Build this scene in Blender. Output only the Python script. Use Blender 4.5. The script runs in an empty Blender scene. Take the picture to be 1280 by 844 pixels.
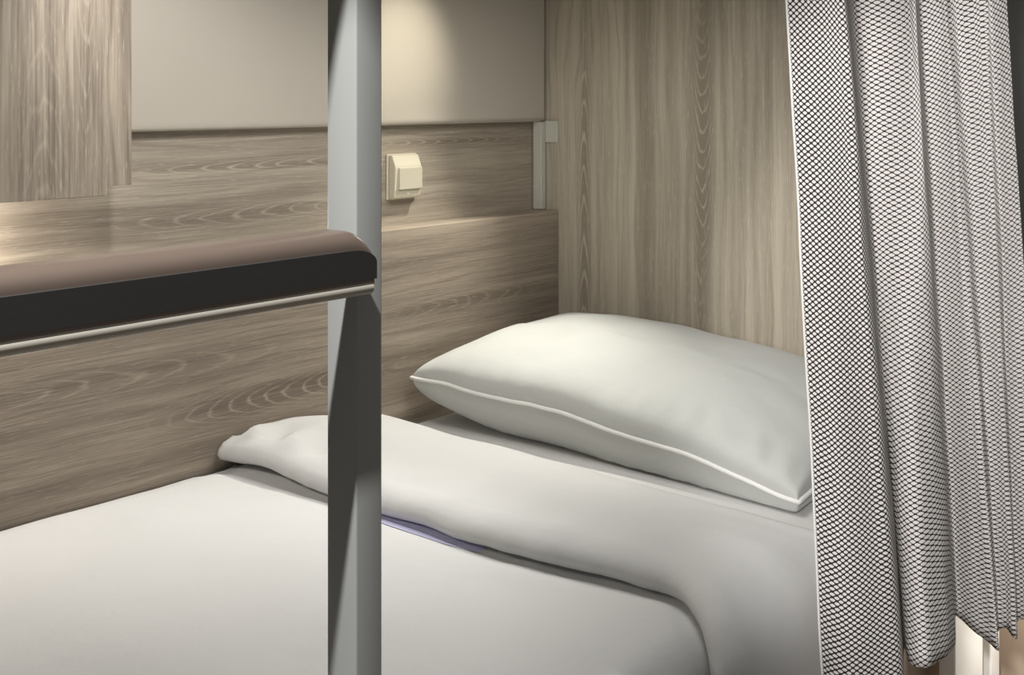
import bpy, bmesh, math, random
from mathutils import Vector, noise
random.seed(4)
S = bpy.context.scene
COL = S.collection
PI = math.pi

# ------------------------------------------------------------------ helpers
def link(o, parent=None):
    COL.objects.link(o)
    if parent is not None:
        o.parent = parent
    return o

def empty(name, loc, label, cat):
    o = bpy.data.objects.new(name, None)
    o.empty_display_size = 0.05
    link(o)
    o.location = loc
    o['label'] = label
    o['category'] = cat
    return o

def obj(name, bm, mat, parent=None, smooth=True, base=None):
    """link a bmesh given in room coordinates as one mesh; its origin is the
    parent's base, or `base` for a top-level mesh"""
    off = Vector(parent['_base']) if parent is not None else Vector(base if base else (0, 0, 0))
    bmesh.ops.translate(bm, verts=bm.verts, vec=-off)
    bmesh.ops.recalc_face_normals(bm, faces=bm.faces)
    me = bpy.data.meshes.new(name)
    bm.to_mesh(me)
    bm.free()
    for p in me.polygons:
        p.use_smooth = smooth
    o = bpy.data.objects.new(name, me)
    if mat is not None:
        me.materials.append(mat)
    link(o, parent)
    if parent is None:
        o.location = off
    o['_base'] = tuple(off)
    return o

def thing(name, loc, label, cat):
    e = empty(name, loc, label, cat)
    e['_base'] = tuple(loc)
    return e

def box_bm(x0, x1, y0, y1, z0, z1, bev=0.0, seg=3, bm=None):
    if bm is None:
        bm = bmesh.new()
    vs = [bm.verts.new((x, y, z)) for x in (x0, x1) for y in (y0, y1) for z in (z0, z1)]
    q = [(0, 1, 3, 2), (4, 6, 7, 5), (0, 4, 5, 1), (2, 3, 7, 6), (0, 2, 6, 4), (1, 5, 7, 3)]
    fs = [bm.faces.new([vs[i] for i in f]) for f in q]
    if bev > 0:
        es = list({e for f in fs for e in f.edges})
        bmesh.ops.bevel(bm, geom=es, offset=bev, segments=seg, affect='EDGES', profile=0.5)
    return bm

def prism_bm(pts, z0, z1, bev=0.0, seg=3):
    bm = bmesh.new()
    a = [bm.verts.new((x, y, z0)) for x, y in pts]
    b = [bm.verts.new((x, y, z1)) for x, y in pts]
    n = len(pts)
    bm.faces.new(a[::-1]); top = bm.faces.new(b)
    for i in range(n):
        bm.faces.new((a[i], a[(i + 1) % n], b[(i + 1) % n], b[i]))
    if bev > 0:
        es = [e for e in bm.edges if abs(e.verts[0].co.z - e.verts[1].co.z) < 1e-6]
        bmesh.ops.bevel(bm, geom=es, offset=bev, segments=seg, affect='EDGES', profile=0.5)
    return bm

def autosmooth(o, ang=35):
    m = o.modifiers.new('split', 'EDGE_SPLIT')
    m.split_angle = math.radians(ang)

def tube_bm(path, r, n=8, closed=False):
    bm = bmesh.new()
    rings = []
    N = len(path)
    for i, p in enumerate(path):
        p = Vector(p)
        if closed:
            t = Vector(path[(i + 1) % N]) - Vector(path[i - 1])
        else:
            t = Vector(path[min(i + 1, N - 1)]) - Vector(path[max(i - 1, 0)])
        t.normalize()
        up = Vector((0, 0, 1)) if abs(t.z) < 0.9 else Vector((1, 0, 0))
        a = t.cross(up).normalized(); b = t.cross(a)
        rr = r(i / (N - 1)) if callable(r) else r
        rings.append([bm.verts.new(p + rr * (math.cos(2 * PI * k / n) * a + math.sin(2 * PI * k / n) * b)) for k in range(n)])
    M = N if closed else N - 1
    for i in range(M):
        A, B = rings[i], rings[(i + 1) % N]
        for k in range(n):
            bm.faces.new((A[k], A[(k + 1) % n], B[(k + 1) % n], B[k]))
    if not closed:
        bm.faces.new(rings[0][::-1]); bm.faces.new(rings[-1])
    return bm

def catmull(P, t):
    n = len(P) - 1
    x = max(0.0, min(0.99999, t)) * n
    i = int(x); f = x - i
    p0, p1, p2, p3 = P[max(i - 1, 0)], P[i], P[i + 1], P[min(i + 2, n)]
    out = []
    for a, b, c, d in zip(p0, p1, p2, p3):
        out.append(0.5 * (2 * b + (c - a) * f + (2 * a - 5 * b + 4 * c - d) * f * f + (3 * b - a - 3 * c + d) * f ** 3))
    return out

def smooth01(x, a, b):
    t = max(0.0, min(1.0, (x - a) / (b - a)))
    return t * t * (3 - 2 * t)

def lerp(a, b, t):
    return a + (b - a) * t

# ------------------------------------------------------------------ node expressions
class X:
    """arithmetic on shader sockets"""
    def __init__(self, nt, s): self.nt, self.s = nt, s
    def _m(self, op, *a):
        n = self.nt.nodes.new('ShaderNodeMath'); n.operation = op
        for i, v in enumerate(a):
            if isinstance(v, X): self.nt.links.new(v.s, n.inputs[i])
            else: n.inputs[i].default_value = float(v)
        return X(self.nt, n.outputs[0])
    def __add__(s, o): return s._m('ADD', s, o)
    __radd__ = __add__
    def __sub__(s, o): return s._m('SUBTRACT', s, o)
    def __rsub__(s, o): return s._m('SUBTRACT', o, s)
    def __mul__(s, o): return s._m('MULTIPLY', s, o)
    __rmul__ = __mul__
    def __truediv__(s, o): return s._m('DIVIDE', s, o)
    def sin(s): return s._m('SINE', s)
    def cos(s): return s._m('COSINE', s)
    def exp(s): return s._m('EXPONENT', s)
    def abs(s): return s._m('ABSOLUTE', s)
    def pow(s, p): return s._m('POWER', s, p)
    def max(s, o): return s._m('MAXIMUM', s, o)
    def step(s, a, b, lo=0.0, hi=1.0):
        n = s.nt.nodes.new('ShaderNodeMapRange'); n.interpolation_type = 'SMOOTHSTEP'
        s.nt.links.new(s.s, n.inputs[0])
        for i, v in enumerate((a, b, lo, hi)):
            if isinstance(v, X): s.nt.links.new(v.s, n.inputs[i + 1])
            else: n.inputs[i + 1].default_value = v
        return X(s.nt, n.outputs[0])

def combine(nt, x, y, z=0.0):
    n = nt.nodes.new('ShaderNodeCombineXYZ')
    for i, v in enumerate((x, y, z)):
        if isinstance(v, X): nt.links.new(v.s, n.inputs[i])
        else: n.inputs[i].default_value = v
    return n.outputs[0]

def tnoise(nt, vec, scale=1.0, detail=2.0, rough=0.5):
    n = nt.nodes.new('ShaderNodeTexNoise')
    nt.links.new(vec, n.inputs['Vector'])
    n.inputs['Scale'].default_value = scale
    n.inputs['Detail'].default_value = detail
    n.inputs['Roughness'].default_value = rough
    return X(nt, n.outputs[0])

def mixcol(nt, fac, a, b):
    n = nt.nodes.new('ShaderNodeMix'); n.data_type = 'RGBA'
    if isinstance(fac, X): nt.links.new(fac.s, n.inputs[0])
    else: n.inputs[0].default_value = fac
    for k, v in ((6, a), (7, b)):
        if isinstance(v, tuple): n.inputs[k].default_value = (*v, 1)
        else: nt.links.new(v, n.inputs[k])
    return n.outputs[2]

def srgb(r, g, b):
    return tuple(((c / 255) / 12.92 if c / 255 < 0.04045 else ((c / 255 + 0.055) / 1.055) ** 2.4) for c in (r, g, b))

def new_mat(name):
    m = bpy.data.materials.new(name); m.use_nodes = True
    nt = m.node_tree
    return m, nt, nt.nodes['Principled BSDF']

def bump(nt, bsdf, h, strength=0.2, dist=0.001):
    n = nt.nodes.new('ShaderNodeBump')
    n.inputs['Strength'].default_value = strength
    n.inputs['Distance'].default_value = dist
    nt.links.new(h.s, n.inputs['Height'])
    nt.links.new(n.outputs[0], bsdf.inputs['Normal'])

def plain(name, col, rough=0.5, metal=0.0, bump_scale=None, bump_str=0.1, var=0.06):
    m, nt, b = new_mat(name)
    g = nt.nodes.new('ShaderNodeNewGeometry')
    n = tnoise(nt, g.outputs['Position'], 9, 3)
    c2 = tuple(max(0, c * (1 - var)) for c in col)
    nt.links.new(mixcol(nt, n, col, c2), b.inputs['Base Color'])
    b.inputs['Roughness'].default_value = rough
    b.inputs['Metallic'].default_value = metal
    if bump_scale:
        bump(nt, b, tnoise(nt, g.outputs['Position'], bump_scale, 3), bump_str, 0.002)
    return m

def wood(name, along, across, figures, light, dark, off=0.0, stripes=(), contrast=1.0, fine=230.0, fibre=0.8):
    """grain runs along one room axis. figures: cathedral arches
    (g0, c0, half width, g-extent, rings along g, strength, tip direction)"""
    m, nt, b = new_mat(name)
    geo = nt.nodes.new('ShaderNodeNewGeometry')
    sep = nt.nodes.new('ShaderNodeSeparateXYZ')
    nt.links.new(geo.outputs['Position'], sep.inputs[0])
    g = X(nt, sep.outputs[along]) + off
    c = X(nt, sep.outputs[across]) + off * 0.37
    warp = tnoise(nt, combine(nt, g * 2.2, c * 7.0), 1.0, 2) - 0.5
    cw = c + warp * 0.022
    fib = tnoise(nt, combine(nt, g * 7.0, c * fine * 1.6), 1.0, 3, 0.6)
    mid = tnoise(nt, combine(nt, g * 1.1, cw * 34.0), 1.0, 3, 0.55)
    big = tnoise(nt, combine(nt, g * 0.5, cw * 7.5), 1.0, 2)
    pore = tnoise(nt, combine(nt, g * 30.0, c * fine * 2.6), 1.0, 1)
    tone = (fib - 0.5) * fibre * contrast + (mid - 0.5) * 1.15 * contrast + (big - 0.5) * 0.95 * contrast + 0.5
    # long wavy growth lines
    ln = ((cw * 210.0 + warp * 12.0).sin() * 0.5 + 0.5).pow(6.0) * mid.step(0.46, 0.62)
    tone = tone - ln * 0.24 * contrast
    lines = None
    for (g0, c0, w, ext, k, s, d) in figures:
        u = (c + warp * 0.010 - (c0 + off * 0.37)) / w
        v = (g - (g0 + off)) / ext
        wob = tnoise(nt, combine(nt, g * 9.0, c * 40.0), 1.0, 2) - 0.5
        ph = u * u * (k * 0.55) + v * (k * d) + wob * 1.3
        ring = ((ph * 2 * PI).sin() * 0.5 + 0.5).pow(9.0)
        mask = (u * u * -1.6).exp() * (v * v * v * v * -1.0).exp()
        core = (u * u * -2.5).exp() * (v * v * v * v * -1.0).exp()
        tone = tone - core * 0.38 * s
        q = ring * mask * s
        lines = q if lines is None else lines + q
    for (c0, w, s) in stripes:
        u = (cw - (c0 + off * 0.37)) / w
        tone = tone - (u * u * -1.0).exp() * s
    tone = tone + (0 if lines is None else lines * 0.55)
    col = mixcol(nt, tone.step(-0.05, 1.05), dark, light)
    lim = tuple(min(1, x * 1.22) for x in light)
    col = mixcol(nt, pore.step(0.63, 0.74) * 0.45, col, lim)
    nt.links.new(col, b.inputs['Base Color'])
    b.inputs['Roughness'].default_value = 0.5
    b.inputs['Specular IOR Level'].default_value = 0.3
    bump(nt, b, fib * 0.6 + pore * 0.4 + (0 if lines is None else lines * 0.5), 0.35, 0.0015)
    return m

# ------------------------------------------------------------------ materials
W_L, W_D = srgb(196, 187, 169), srgb(134, 126, 112)
M_head = wood('wood_vertical', 2, 1,
              [(0.90, 1.815, 0.026, 0.42, 5.0, 0.9, 1), (1.08, 1.4705, 0.034, 0.30, 7.0, 1.0, -1),
               (0.66, 1.476, 0.016, 0.25, 4.0, 0.7, -1)],
              W_L, W_D, stripes=[(1.815, 0.03, 0.10), (1.47, 0.035, 0.12), (1.63, 0.02, 0.12), (1.30, 0.025, 0.12)], fibre=0.55)
M_back = wood('wood_horizontal_upper', 0, 2,
              [(1.62, 1.060, 0.017, 0.33, 5.0, 0.9, -1), (2.12, 1.092, 0.012, 0.22, 4.0, 0.7, 1),
               (1.50, 0.962, 0.022, 0.28, 4.0, 0.6, -1)],
              srgb(184, 174, 158), srgb(120, 111, 99), off=3.0)
M_low = wood('wood_horizontal_lower', 0, 2,
             [(1.56, 0.605, 0.036, 0.27, 6.0, 0.8, -1), (2.1, 0.72, 0.025, 0.25, 4.0, 0.4, 1),
              (1.1, 0.70, 0.03, 0.4, 4.0, 0.5, 1)],
             srgb(166, 154, 138), srgb(102, 92, 82), off=7.0)
M_cab = wood('wood_cabinet', 2, 0,
             [(1.10, 0.985, 0.045, 0.22, 3.0, 0.35, 1), (1.30, 1.06, 0.02, 0.2, 3.0, 0.4, -1)],
             srgb(186, 174, 157), srgb(118, 108, 96), off=1.7, contrast=1.2, fine=125.0, fibre=0.9)

def fabric(name, col, rough=0.9, wrinkle=0.25):
    m, nt, b = new_mat(name)
    g = nt.nodes.new('ShaderNodeNewGeometry')
    P = g.outputs['Position']
    big = tnoise(nt, P, 5.0, 3)
    wv = tnoise(nt, P, 900.0, 1)
    wr = tnoise(nt, P, 16.0, 4, 0.55)
    c2 = tuple(c * 0.93 for c in col)
    nt.links.new(mixcol(nt, big, col, c2), b.inputs['Base Color'])
    b.inputs['Roughness'].default_value = rough
    b.inputs['Specular IOR Level'].default_value = 0.2
    b.inputs['Sheen Weight'].default_value = 0.15
    bump(nt, b, wr * 1.0 + wv * 0.02, wrinkle, 0.012)
    return m

M_duvet = fabric('white_cotton', (0.55, 0.555, 0.55), wrinkle=0.22)
M_pillow = fabric('pillow_cotton', (0.50, 0.515, 0.495), wrinkle=0.22)
M_pipe = fabric('piping_cotton', (0.80, 0.80, 0.78), wrinkle=0.05)
M_sheet = fabric('sheet_cotton', (0.56, 0.56, 0.55), wrinkle=0.15)
M_lav = fabric('lavender_lining', (0.46, 0.46, 0.64), wrinkle=0.1)
M_pad = plain('cream_leatherette', srgb(193, 186, 174), 0.45, var=0.04, bump_scale=160, bump_str=0.03)
M_steel = plain('grey_painted_steel', srgb(144, 143, 138), 0.38, 0.0, var=0.03)
M_white = plain('white_painted_metal', srgb(196, 196, 184), 0.45, var=0.03)
M_switch = plain('cream_plastic', srgb(200, 194, 174), 0.3, var=0.02)
M_rocker = plain('cream_plastic_rocker', srgb(190, 184, 165), 0.35, var=0.02)
M_mark = plain('white_plastic', srgb(235, 232, 220), 0.3, var=0.02)
M_tread = plain('dark_brown_tread', srgb(126, 109, 97), 0.30, 0.4, var=0.25)
M_strip = plain('black_rubber', srgb(42, 39, 36), 0.6, var=0.2, bump_scale=200, bump_str=0.05)
M_lip = plain('beige_lip', srgb(176, 168, 154), 0.4, 0.1, var=0.05)
M_dark = plain('dark_grey_panel', srgb(62, 62, 60), 0.5, var=0.05)
M_base = plain('beige_bed_base', srgb(190, 172, 154), 0.6, var=0.06, bump_scale=300, bump_str=0.05)
M_bwhite = plain('white_bed_post', srgb(240, 238, 232), 0.4, var=0.02)
M_ceil = plain('grey_ceiling', srgb(170, 166, 156), 0.7, var=0.03)
M_floor = plain('beige_floor', srgb(150, 138, 122), 0.5, var=0.1)

def curtain_mat():
    m, nt, b = new_mat('woven_check_curtain')
    uvn = nt.nodes.new('ShaderNodeUVMap'); uvn.uv_map = 'UVMap'
    sep = nt.nodes.new('ShaderNodeSeparateXYZ')
    nt.links.new(uvn.outputs[0], sep.inputs[0])
    u, v = X(nt, sep.outputs[0]), X(nt, sep.outputs[1])     # metres of cloth
    vary = tnoise(nt, combine(nt, u * 2.2, v * 1.6), 1.0, 1)
    p = u / CU; q = v / CV
    f = ((q * 2 * PI).cos() - (p * 2 * PI).cos()).abs() * 0.5
    thr = u.step(0.03, 0.30, 0.37, 0.23) + (vary - 0.5) * 0.12
    cell = f.step(thr - 0.09, thr + 0.09)
    col = mixcol(nt, cell, srgb(52, 46, 46), srgb(243, 240, 237))
    nt.links.new(col, b.inputs['Base Color'])
    b.inputs['Roughness'].default_value = 0.85
    b.inputs['Specular IOR Level'].default_value = 0.2
    tr = nt.nodes.new('ShaderNodeBsdfTranslucent')
    nt.links.new(col, tr.inputs[0])
    mx = nt.nodes.new('ShaderNodeMixShader'); mx.inputs[0].default_value = 0.25
    nt.links.new(b.outputs[0], mx.inputs[1]); nt.links.new(tr.outputs[0], mx.inputs[2])
    out = nt.nodes['Material Output']
    nt.links.new(mx.outputs[0], out.inputs['Surface'])
    return m
CU, CV = 0.0084, 0.0074
M_curt = curtain_mat()

# ------------------------------------------------------------------ the setting
def struct(o):
    o['kind'] = 'structure'
    return o

HX, LY, UY = 2.447, 1.896, 1.967          # head wall, low panel front, upper wall
struct(obj('wall_back', box_bm(-0.6, 2.50, UY, UY + 0.06, 0.0, 1.5), M_back, smooth=False))
struct(obj('wall_head', box_bm(HX, HX + 0.05, 0.79, UY, 0.0, 1.5, 0.001, 1), M_head, smooth=False))
struct(obj('floor', box_bm(-2.0, 4.2, -2.0, 2.2, -0.05, 0.0), M_floor, smooth=False))
struct(obj('ceiling', box_bm(-0.6, 2.50, 0.614, UY + 0.06, 1.5, 1.62), M_ceil, smooth=False))
struct(obj('trim_4', box_bm(2.398, 2.502, 0.713, 0.789, 0.0, 0.34, 0.003, 2), M_base, smooth=False))
struct(obj('trim_1', box_bm(2.40, 2.50, 0.715, 0.79, 0.341, 1.5, 0.004, 2), M_dark, smooth=False))
struct(obj('trim_2', box_bm(2.62, 2.70, 0.35, 0.9, 0.45, 2.4, 0.004, 2), M_dark, smooth=False))
struct(obj('trim_3', box_bm(2.61, 2.72, 0.35, 0.95, 0.0, 0.449, 0.004, 2), M_base, smooth=False))

# low wood panel with a ledge on top, along the bed
o = obj('ledge_panel', box_bm(-0.6, HX - 0.001, LY, UY - 0.001, 0.0, 0.906, 0.002, 2), M_low, smooth=False, base=(0.9, LY, 0))
o['label'] = 'low brown horizontal-grain wood panel with top ledge running beside the mattress'
o['category'] = 'panel'

# padded cream back panel
bm = box_bm(-0.6, HX - 0.004, 1.932, UY - 0.001, 1.134, 1.498)
es = [e for e in bm.edges if all(v.co.y < 1.94 for v in e.verts)]
bmesh.ops.bevel(bm, geom=es, offset=0.016, segments=6, affect='EDGES', profile=0.5)
o = obj('padded_panel', bm, M_pad, base=(0.9, 1.95, 1.134)); autosmooth(o, 60)
o['label'] = 'smooth cream padded wall panel with rounded lower edge above the light switch'
o['category'] = 'wall panel'

# white steel corner bracket
t = thing('corner_bracket', (2.43, 1.95, 0.907), 'slim white metal corner bracket standing on ledge beside the vertical wood wall', 'bracket')
obj('upright', box_bm(2.425, 2.443, 1.936, 1.964, 0.907, 1.133, 0.0015, 2), M_white, t, False)
obj('mounting_tab', box_bm(2.441, 2.4465, 1.8965, 1.9355, 1.080, 1.136, 0.001, 2), M_white, t, False)

# wall cabinet / fold-down board at the upper left
t = thing('wall_cabinet', (0.85, 1.87, 1.034), 'vertical-grain wooden cabinet hung on the wall at upper left, over the ledge', 'cabinet')
obj('cabinet_body', box_bm(0.50, 1.173, 1.845, 1.930, 1.046, 1.498, 0.0015, 2), M_cab, t, False)
obj('door', box_bm(0.48, 1.098, 1.800, 1.826, 1.034, 1.498, 0.0015, 2), M_cab, t, False)
obj('spacer', box_bm(0.52, 1.085, 1.8262, 1.8448, 1.08, 1.498), M_dark, t, False)

# ------------------------------------------------------------------ switch
t = thing('light_switch', (1.957, UY, 0.965), 'square cream light switch on horizontal-grain wood just right of the steel post', 'switch')
cx, cz = 1.947, 1.016
obj('back_plate', box_bm(cx - 0.048, cx + 0.046, UY - 0.006, UY - 0.0005, cz - 0.052, cz + 0.052, 0.002, 2), M_switch, t, False)
# body: a wedge-fronted box, top chamfer sloping out to the front face
prof = [(0.0, -0.049), (0.0135, -0.049), (0.0165, -0.044), (0.0185, -0.028), (0.0205, 0.020), (0.0195, 0.026), (0.0095, 0.049), (0.0, 0.050)]
bm = bmesh.new()
L_ = [bm.verts.new((cx - 0.044, UY - 0.0065 - d, cz + z)) for d, z in prof]
R_ = [bm.verts.new((cx + 0.041, UY - 0.0065 - d, cz + z)) for d, z in prof]
bm.faces.new(L_); bm.faces.new(R_[::-1])
for i in range(len(prof)):
    j = (i + 1) % len(prof)
    bm.faces.new((L_[i], L_[j], R_[j], R_[i]))
bmesh.ops.bevel(bm, geom=[e for e in bm.edges], offset=0.0012, segments=2, affect='EDGES')
obj('switch_body', bm, M_switch, t, False)
bm = box_bm(cx - 0.033, cx + 0.040, UY - 0.0305, UY - 0.024, cz - 0.028, cz + 0.021, 0.001, 2)
rk = obj('rocker', bm, M_rocker, t, False)
obj('mark', box_bm(cx - 0.004, cx + 0.005, UY - 0.0246, UY - 0.0225, cz - 0.0395, cz - 0.0365, 0.0004, 1), M_mark, t, False)

# ------------------------------------------------------------------ bed
t = thing('bed_base', (1.2, 0.8, 0.0), 'beige boxed bunk base with white posts below the curtain hem', 'bed base')
obj('side_board', box_bm(-0.5, 2.43, 0.806, 0.83, 0.02, 0.318, 0.002, 2), M_base, t, False)
obj('platform', box_bm(-0.5, 2.43, 0.831, LY - 0.004, 0.26, 0.318), M_base, t, False)
obj('post', box_bm(2.075, 2.215, 0.745, 0.774, 0.0, 0.42, 0.003, 2), M_bwhite, t, False)
obj('post', box_bm(2.257, 2.305, 0.745, 0.774, 0.0, 0.42, 0.003, 2), M_bwhite, t, False)

bm = box_bm(-0.5, 2.436, 0.806, LY - 0.004, 0.322, 0.482, 0.05, 6)
o = obj('mattress', bm, M_sheet, base=(1.0, 1.35, 0.322)); autosmooth(o, 60)
o['label'] = 'mattress in pale fitted sheet, mostly hidden beneath the duvet and pillow'
o['category'] = 'mattress'

# bed surface curve across Y: flat at base height, then over the side
YE, ZB, RE = 0.845, 0.484, 0.05
def surf(s, h):
    """s = metres of cloth from the wall towards the aisle, h = height above bed"""
    y0 = LY - 0.006
    flat = y0 - YE
    if s <= flat:
        return (y0 - s, ZB + h)
    a = (s - flat) / (RE + h * 0.6)
    if a < PI / 2:
        r = RE + h
        return (YE - r * math.sin(a), ZB - RE + r * math.cos(a))
    d = (a - PI / 2) * (RE + h * 0.6)
    return (YE - RE - h, ZB - RE - d)
FLAT = LY - 0.006 - YE
SMAX = FLAT + 0.30

def n2(x, y, s=1.0, z=0.0):
    return noise.noise(Vector((x * s, y * s, z)))

def fold_x(s):
    """x of the turned-back fold's lower edge, s metres from the wall"""
    w = s / FLAT
    x = 1.375 + 0.012 * math.sin(w * 3.6 + 0.4) + 0.05 * smooth01(w, 0.55, 1.0)
    x -= 0.13 * smooth01(w, 0.93, 1.12)
    x += 0.006 * n2(s * 9, 1.7) + 0.003 * n2(s * 25, 4.0)
    return x

# duvet body
def duvet_body():
    bm = bmesh.new()
    xs = [lerp(-0.45, 1.62, i / 150) for i in range(151)]
    ss = [lerp(0.0, SMAX, j / 110) for j in range(111)]
    G = []
    for x in xs:
        row = []
        for s in ss:
            fx = fold_x(s)
            h = 0.022 + 0.010 * n2(x, s, 2.2) + 0.004 * n2(x, s, 6.5, 3.0)
            h += 0.010 * math.exp(-((s - 0.5) / 0.4) ** 2) * math.exp(-((x - 0.9) / 0.5) ** 2)
            h -= 0.012 * math.exp(-((x - fx) / 0.03) ** 2)                # pressed down at the fold
            h -= 0.016 * (1 - smooth01(s, 0.0, 0.06))                     # tucked down along the wall
            h = max(h, 0.003) if x < fx + 0.05 else max(0.003, h - 0.01)
            y, z = surf(s, h)
            row.append(bm.verts.new((x, y, z)))
        G.append(row)
    for i in range(len(xs) - 1):
        for j in range(len(ss) - 1):
            bm.faces.new((G[i][j], G[i + 1][j], G[i + 1][j + 1], G[i][j + 1]))
    return bm

def duvet_fold():
    """closed roll profile: under side, rounded lower edge, long top, thin upper edge"""
    bm = bmesh.new()
    ss = [lerp(0.002, SMAX - 0.01, j / 150) for j in range(151)]
    rings = []
    for s in ss:
        fx = fold_x(s)
        w = s / FLAT
        ux = 1.795 - 0.025 * smooth01(w, 0.2, 1.0) + 0.004 * n2(s * 6, 9.0)
        H = 0.060 + 0.008 * n2(s * 4, 2.0) + 0.012 * (1 - smooth01(s, 0.0, 0.25))
        H -= 0.012 * smooth01(w, 0.9, 1.1)
        end = smooth01(s, -0.02, 0.03)
        H *= 0.55 + 0.45 * end
        base = 0.016 + 0.016 * math.exp(-((s - 0.12) / 0.10) ** 2) + 0.004 * n2(s * 10, 6.0)
        prof = [(fx + 0.10, base), (fx + 0.05, base - 0.002), (fx + 0.02, base + 0.001), (fx + 0.006, base + 0.007),
                (fx, base + 0.016), (fx + 0.002, base + 0.026), (fx + 0.012, base + 0.037), (fx + 0.035, base + 0.046)]
        top = []
        for k in range(1, 26):
            f = k / 25
            x = lerp(fx + 0.035, ux - 0.03, f)
            hh = lerp(base + 0.046, H * 0.62, smooth01(f, 0.35, 1.0)) + 0.008 * math.sin(PI * f) * (0.6 + 0.6 * n2(s * 3, 7.0))
            hh += 0.004 * n2(x * 6, s * 5, 1.0, 5.0) + 0.0022 * n2(x * 15, s * 13, 1.0, 8.0)
            # soft gathers close to the wall end
            gth = math.exp(-(s / 0.22) ** 2) * math.exp(-((x - fx - 0.05) / 0.06) ** 2)
            hh += gth * 0.018 * math.sin(s * 55 + x * 30)
            top.append((x, hh))
        ex = top[-1][1]
        prof += top + [(ux - 0.012, ex * 0.86), (ux - 0.002, ex * 0.6), (ux, ex * 0.35), (ux - 0.006, 0.004), (ux - 0.04, 0.001), (1.60, 0.003)]
        ring = []
        for x, h in prof:
            dx = 0.004 * n2(x * 8, s * 8, 1.0, 1.0)
            y, z = surf(s, max(0.001, h))
            ring.append(bm.verts.new((x + dx, y, z)))
        rings.append(ring)
    n = len(rings[0])
    for i in range(len(rings) - 1):
        for k in range(n):
            bm.faces.new((rings[i][k], rings[i][(k + 1) % n], rings[i + 1][(k + 1) % n], rings[i + 1][k]))
    bm.faces.new(rings[0]); bm.faces.new(rings[-1][::-1])
    return bm

t = thing('duvet', (1.0, 1.35, ZB), 'white cotton duvet with its top edge turned back over the bed', 'duvet')
obj('duvet_cover', duvet_body(), M_duvet, t)
obj('turned_back_fold', duvet_fold(), M_duvet, t)
bm = bmesh.new()
rows = []
for j in range(41):
    s = lerp(0.36, 0.66, j / 40)
    fx = fold_x(s)
    wd = 0.026 * math.sin(PI * (j / 40) ** 0.8) - 0.004
    wd *= 1 + 0.3 * n2(s * 14, 3.3)
    row = []
    for k in range(5):
        x = lerp(fx + 0.03, fx - wd, k / 4)
        h = 0.022 + 0.010 * n2(x, s, 2.2) + 0.004 * n2(x, s, 6.5, 3.0) + 0.010 * math.exp(-((s - 0.5) / 0.4) ** 2) * math.exp(-((x - 0.9) / 0.5) ** 2)
        h -= 0.012 * math.exp(-((x - fx) / 0.03) ** 2)
        y, z = surf(s, max(h, 0.003) + 0.0012)
        row.append(bm.verts.new((x, y, z)))
    rows.append(row)
for j in range(40):
    for k in range(4):
        bm.faces.new((rows[j][k], rows[j + 1][k], rows[j + 1][k + 1], rows[j][k + 1]))
o = obj('lining_edge', bm, M_lav, t)
o['label'] = 'lavender lining edge showing under the fold'

# ------------------------------------------------------------------ pillow
PX0, PX1, PY0, PY1 = 1.885, 2.432, 0.945, 1.868
def pillow_outline(a, b):
    """a,b in -1..1 -> x,y,z of the seam plane"""
    x = lerp(PX0, PX1, (a + 1) / 2)
    y = lerp(PY0, PY1, (b + 1) / 2)
    # sides bow in a little between the corners
    x -= 0.018 * a * (1 - b * b) * (1 if a < 0 else 0.2)
    y -= 0.020 * b * (1 - a * a)
    fb = (b + 1) / 2
    z = lerp(0.508, 0.578, fb) + 0.030 * math.sin(PI * fb) * 0.6
    z += 0.012 * (a + 1) / 2
    z += 0.004 * math.sin(b * 9.0) * (1 - abs(a) * 0.2) * (1 if a < 0 else 0)
    return Vector((x, y, z))
def pillow_bm():
    bm = bmesh.new()
    N = 72
    top, bot = {}, {}
    for i in range(N + 1):
        for j in range(N + 1):
            a = math.sin((i / N - 0.5) * PI); b = math.sin((j / N - 0.5) * PI)
            p = pillow_outline(a, b)
            e = (max(0, 1 - a * a) ** 0.5) * (max(0, 1 - abs(b) ** 3.2) ** 0.5)
            T = e ** 0.56
            edge = min(1 - abs(a), 1 - abs(b))
            # small gathers running in from the front seam
            gth = math.exp(-((a + 0.86) / 0.14) ** 2) * 0.0065 * math.sin(b * 46 + 3 * n2(b * 4, a * 2)) * smooth01(edge, 0.0, 0.03)
            gth *= 0.25 + 0.75 * smooth01(-b, -0.2, 0.6)
            gth *= 0.6 + 0.8 * n2(b * 7, 3.0)
            gth += 0.005 * n2(a * 3, b * 4, 1.0, 2.0) * smooth01(edge, 0.0, 0.2)
            hump = 0.108 + 0.018 * a
            up = p + Vector((0, 0, hump * T + gth))
            lo_z = max(0.486, p.z - 0.125 * e ** 0.55)
            dn = Vector((p.x + 0.018 * (1 - T) * 0, p.y, lo_z + 0.3 * gth))
            onedge = i in (0, N) or j in (0, N)
            v = bm.verts.new(up if not onedge else p)
            top[i, j] = v
            bot[i, j] = v if onedge else bm.verts.new(dn)
    for i in range(N):
        for j in range(N):
            bm.faces.new((top[i, j], top[i + 1, j], top[i + 1, j + 1], top[i, j + 1]))
            bm.faces.new((bot[i, j], bot[i, j + 1], bot[i + 1, j + 1], bot[i + 1, j]))
    return bm
pb = (2.16, 1.415, 0.486)
t = thing('pillow', pb, 'plump white pillow with piped seam lying at the head of the bed', 'pillow')
obj('pillow_cover', pillow_bm(), M_pillow, t)
per = []
K = 60
def pp(a, b):
    v = pillow_outline(a, b)
    c = Vector(((PX0 + PX1) / 2, (PY0 + PY1) / 2, v.z))
    dv = v - c; dv.z = 0
    return v + dv.normalized() * 0.003 + Vector((0, 0, 0.0025 * n2(a * 7, b * 7)))
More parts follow.
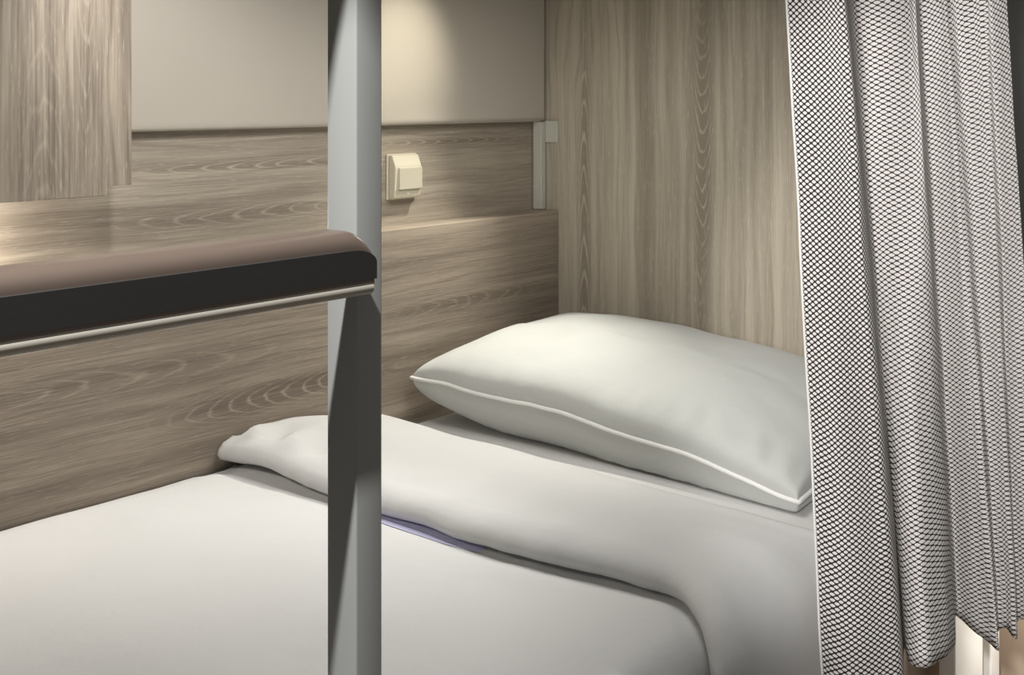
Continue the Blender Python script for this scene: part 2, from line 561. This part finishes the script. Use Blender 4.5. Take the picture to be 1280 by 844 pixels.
for k in range(K): per.append(pp(-1, lerp(-1, 1, k / K)))
for k in range(K): per.append(pp(lerp(-1, 1, k / K), 1))
for k in range(K): per.append(pp(1, lerp(1, -1, k / K)))
for k in range(K): per.append(pp(lerp(1, -1, k / K), -1))
for v in per:
    v.x = min(v.x, HX - 0.006); v.y = min(v.y, LY - 0.006)
o = obj('piping', tube_bm(per, 0.0042, 8, closed=True), M_pipe, t)
o['label'] = 'bright white piped seam'

# ------------------------------------------------------------------ ladder (post + tread)
t = thing('bunk_ladder', (0.62, 0.676, 0.0), 'grey square steel ladder post with a dark brown rounded rung crossing in front', 'ladder')
obj('post', box_bm(0.607, 0.634, 0.660, 0.6925, 0.0, 1.4995, 0.0018, 3), M_steel, t, True).modifiers.new('split', 'EDGE_SPLIT').split_angle = math.radians(50)
obj('post', box_bm(-0.30, -0.273, 0.660, 0.6925, 0.0, 1.4995, 0.0018, 3), M_steel, t, True).modifiers.new('split', 'EDGE_SPLIT').split_angle = math.radians(50)
def rail_bm(prof, x0, x1, rc):
    """profile (y, z) swept along x; the far end is rounded off at its upper corner"""
    bm = bmesh.new()
    xs = [x0, x0 + 0.2, x0 + 0.4, x0 + 0.6] + [x1 - rc + rc * math.sin(k / 14 * PI / 2) for k in range(15)]
    rings = []
    for x in xs:
        q = max(0.0, (x - (x1 - rc)) / rc)
        zt = ZT - rc * (1 - math.sqrt(max(0.0, 1 - q * q)))
        rings.append([bm.verts.new((x, y, z if z < ZT - rc else ZT - rc + (z - ZT + rc) * max(0.02, (zt - ZT + rc) / rc))) for y, z in prof])
    n = len(prof)
    for i in range(len(rings) - 1):
        for k in range(n):
            bm.faces.new((rings[i][k], rings[i][(k + 1) % n], rings[i + 1][(k + 1) % n], rings[i + 1][k]))
    bm.faces.new(rings[0]); bm.faces.new(rings[-1][::-1])
    return bm
ZT = 1.104
prof = [(0.6595, 1.064), (0.6335, 1.064), (0.6335, 1.0905)]
for k in range(0, 9):
    a = PI - k / 8 * PI / 2
    prof.append((0.6445 + 0.011 * math.cos(a), 1.0925 + 0.0115 * math.sin(a)))
prof += [(0.6595, 1.104)]
rg = obj('rung', rail_bm(prof, -0.268, 0.6005, 0.024), M_tread, t); autosmooth(rg, 50)
s_ = obj('grip_strip', rail_bm([(0.6338, 1.068), (0.6318, 1.0685), (0.6318, 1.0905), (0.6338, 1.091)], -0.268, 0.6015, 0.024), M_strip, t); autosmooth(s_, 40)
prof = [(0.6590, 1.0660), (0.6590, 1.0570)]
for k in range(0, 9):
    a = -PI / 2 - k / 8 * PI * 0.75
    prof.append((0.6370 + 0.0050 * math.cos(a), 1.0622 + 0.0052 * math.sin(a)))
s2 = obj('underside_strip', rail_bm(prof, -0.268, 0.599, 0.024), M_lip, t); autosmooth(s2, 50)  # pale beige strip along the rung's lower edge

# ------------------------------------------------------------------ curtain
CP = [(1.349, 1.449, 0.69, 0.69), (1.359, 1.452, 0.665, 0.655), (1.372, 1.495, 0.64, 0.628), (1.387, 1.529, 0.63, 0.618), (1.513, 1.617, 0.679, 0.652), (1.557, 1.581, 0.679, 0.627), (1.559, 1.581, 0.644, 0.605), (1.543, 1.646, 0.612, 0.604), (1.545, 1.717, 0.606, 0.619), (1.618, 1.796, 0.632, 0.648), (1.646, 1.816, 0.636, 0.648), (1.652, 1.799, 0.616, 0.621), (1.649, 1.792, 0.604, 0.6), (1.664, 1.786, 0.603, 0.584), (1.671, 1.829, 0.592, 0.596), (1.672, 1.83, 0.576, 0.585), (1.672, 1.825, 0.56, 0.569), (1.678, 1.863, 0.552, 0.578), (1.67, 1.862, 0.539, 0.562), (1.659, 1.869, 0.526, 0.538)]
HEM = [.43, .43, .43, .435, .437, .436, .44, .432, .42, .42, .412, .405, .40, .393, .40, .41, .40, .41, .42, .43]
def curtain_pt(u, z):
    x0, x1, y0, y1 = catmull(CP, u)
    f = (1.31 - z) / (1.31 - 0.45)
    x = lerp(x0, x1, f)
    y = lerp(y0, y1, f)
    y += 0.002 * n2(u * 14, z * 3.0) + 0.002 * n2(u * 30, z * 7.0, 1.0, 4.0)
    x += 0.002 * n2(u * 20, z * 4.0, 1.0, 9.0)
    return Vector((x, y, z))
def curtain_bm():
    bm = bmesh.new()
    NU, NV = 420, 60
    uvl = bm.loops.layers.uv.new('UVMap')
    # arc length at mid height
    arc = [0.0]
    prev = curtain_pt(0, 0.9)
    for i in range(1, NU + 1):
        p = curtain_pt(i / NU, 0.9)
        arc.append(arc[-1] + (p - prev).length); prev = p
    cloth, shear = [0.0], [0.0]
    for i in range(1, NU + 1):
        k = i / NU * (len(CP) - 1)
        d = arc[i] - arc[i - 1]
        cloth.append(cloth[-1] + d * (1.0 if k < 4 else 0.7 if k < 9 else 0.74))
        shear.append(shear[-1] + d * (0.07 if k < 4 else -0.05 if k < 9 else -0.28))
    V = {}
    for i in range(NU + 1):
        u = i / NU
        hem = catmull([(h,) for h in HEM], u)[0]
        for j in range(NV + 1):
            z = lerp(1.492, hem, j / NV)
            V[i, j] = (bm.verts.new(curtain_pt(u, z)), (cloth[i], z + shear[i]))
    for i in range(NU):
        for j in range(NV):
            q = [V[i, j], V[i + 1, j], V[i + 1, j + 1], V[i, j + 1]]
            f = bm.faces.new([a[0] for a in q])
            for lp, a in zip(f.loops, q):
                lp[uvl].uv = a[1]
    return bm
t = thing('curtain', (1.75, 0.66, 0.30), 'black and white woven check curtain hanging in folds beside the bed', 'curtain')
c = obj('curtain_cloth', curtain_bm(), M_curt, t)
sm = c.modifiers.new('thickness', 'SOLIDIFY'); sm.thickness = 0.0012; sm.offset = 0
path = [curtain_pt(0.0, lerp(1.492, 0.40, k / 80)) + Vector((-0.001, 0, 0)) for k in range(81)]
o = obj('side_hem', tube_bm(path, 0.0016, 6), M_pipe, t)
o['label'] = 'thin white hem along the left edge'

# ------------------------------------------------------------------ lights
def light(name, kind, loc, energy, col, size=0.05, target=None, **kw):
    l = bpy.data.lights.new(name, kind)
    l.energy = energy; l.color = col
    if kind == 'AREA':
        l.size = size
    else:
        l.shadow_soft_size = size
    for k, v in kw.items():
        setattr(l, k, v)
    o = bpy.data.objects.new(name, l)
    COL.objects.link(o)
    o.location = loc
    if target is not None:
        d = Vector(target) - Vector(loc)
        o.rotation_euler = d.to_track_quat('-Z', 'Y').to_euler()
    return o

WARM, NEUT, COOL = (1.0, 0.95, 0.84), (1.0, 0.98, 0.955), (0.95, 0.975, 1.0)
def aim(loc, az, el, d=1.0):
    a, e = math.radians(az), math.radians(el)
    return (loc[0] + d * math.cos(a) * math.cos(e), loc[1] + d * math.sin(a) * math.cos(e), loc[2] + d * math.sin(e))
light('reading_light', 'SPOT', (2.20, 1.70, 1.46), 40, WARM, 0.02, (1.76, 1.67, 0.5), spot_size=1.3, spot_blend=0.95)
light('panel_light', 'SPOT', (1.92, 1.56, 1.485), 9.5, (1.0, 0.93, 0.76), 0.03, (1.91, 1.94, 1.29), spot_size=0.95, spot_blend=1.0)
light('panel_light', 'SPOT', (1.05, 1.44, 1.485), 11.5, (1.0, 0.97, 0.94), 0.03, (1.22, 1.94, 1.20), spot_size=1.6, spot_blend=0.9)
light('bunk_fill', 'SPOT', (1.42, 1.45, 1.485), 19, NEUT, 0.04, (0.85, 1.42, 0.5), spot_size=1.45, spot_blend=0.7)  # added fill spot, brightens the duvet and leaves out the head end
light('wall_light', 'POINT', (0.82, 1.865, 0.985), 6.0, (1.0, 0.94, 0.88), 0.02)
light('bunk_glow', 'AREA', (1.7, 1.25, 1.49), 6, NEUT, 0.5, (1.7, 1.25, 0))
light('corridor_spot', 'SPOT', (-0.20, 0.386, 2.40), 270, COOL, 0.02, (0.48, 0.63, 0.85), spot_size=0.44, spot_blend=0.1)
CL = (-0.30, 0.0, 1.50)
light('curtain_fill', 'SPOT', CL, 175, (1.0, 0.97, 0.95), 0.05, aim(CL, 13.5, -17), spot_size=0.56, spot_blend=0.45)  # added fill, narrow cone lights the curtain alone; no fixture there
light('plinth_light', 'POINT', (2.25, 0.60, 0.28), 1.5, (1.0, 0.93, 0.85), 0.03)

w = bpy.data.worlds.new('World'); S.world = w; w.use_nodes = True
bg = w.node_tree.nodes['Background']
bg.inputs[0].default_value = (1.0, 0.98, 0.95, 1); bg.inputs[1].default_value = 0.19

# ------------------------------------------------------------------ camera
cam = bpy.data.cameras.new('Camera')
co = bpy.data.objects.new('Camera', cam); COL.objects.link(co)
co.location = (0, 0, 1.2)
co.rotation_euler = (PI / 2, 0, math.radians(-50))
cam.sensor_width = 36; cam.lens = 1502 / 1280 * 36
cam.shift_y = -302 / 1280
cam.clip_start = 0.02
S.camera = co

for o_ in S.objects:
    if '_base' in o_.keys():
        del o_['_base']

S.view_settings.view_transform = 'Standard'
S.view_settings.look = 'None'
S.view_settings.gamma = 1
S.view_settings.exposure = 0
S.view_settings.use_curve_mapping = False
S.cycles.use_denoising = True
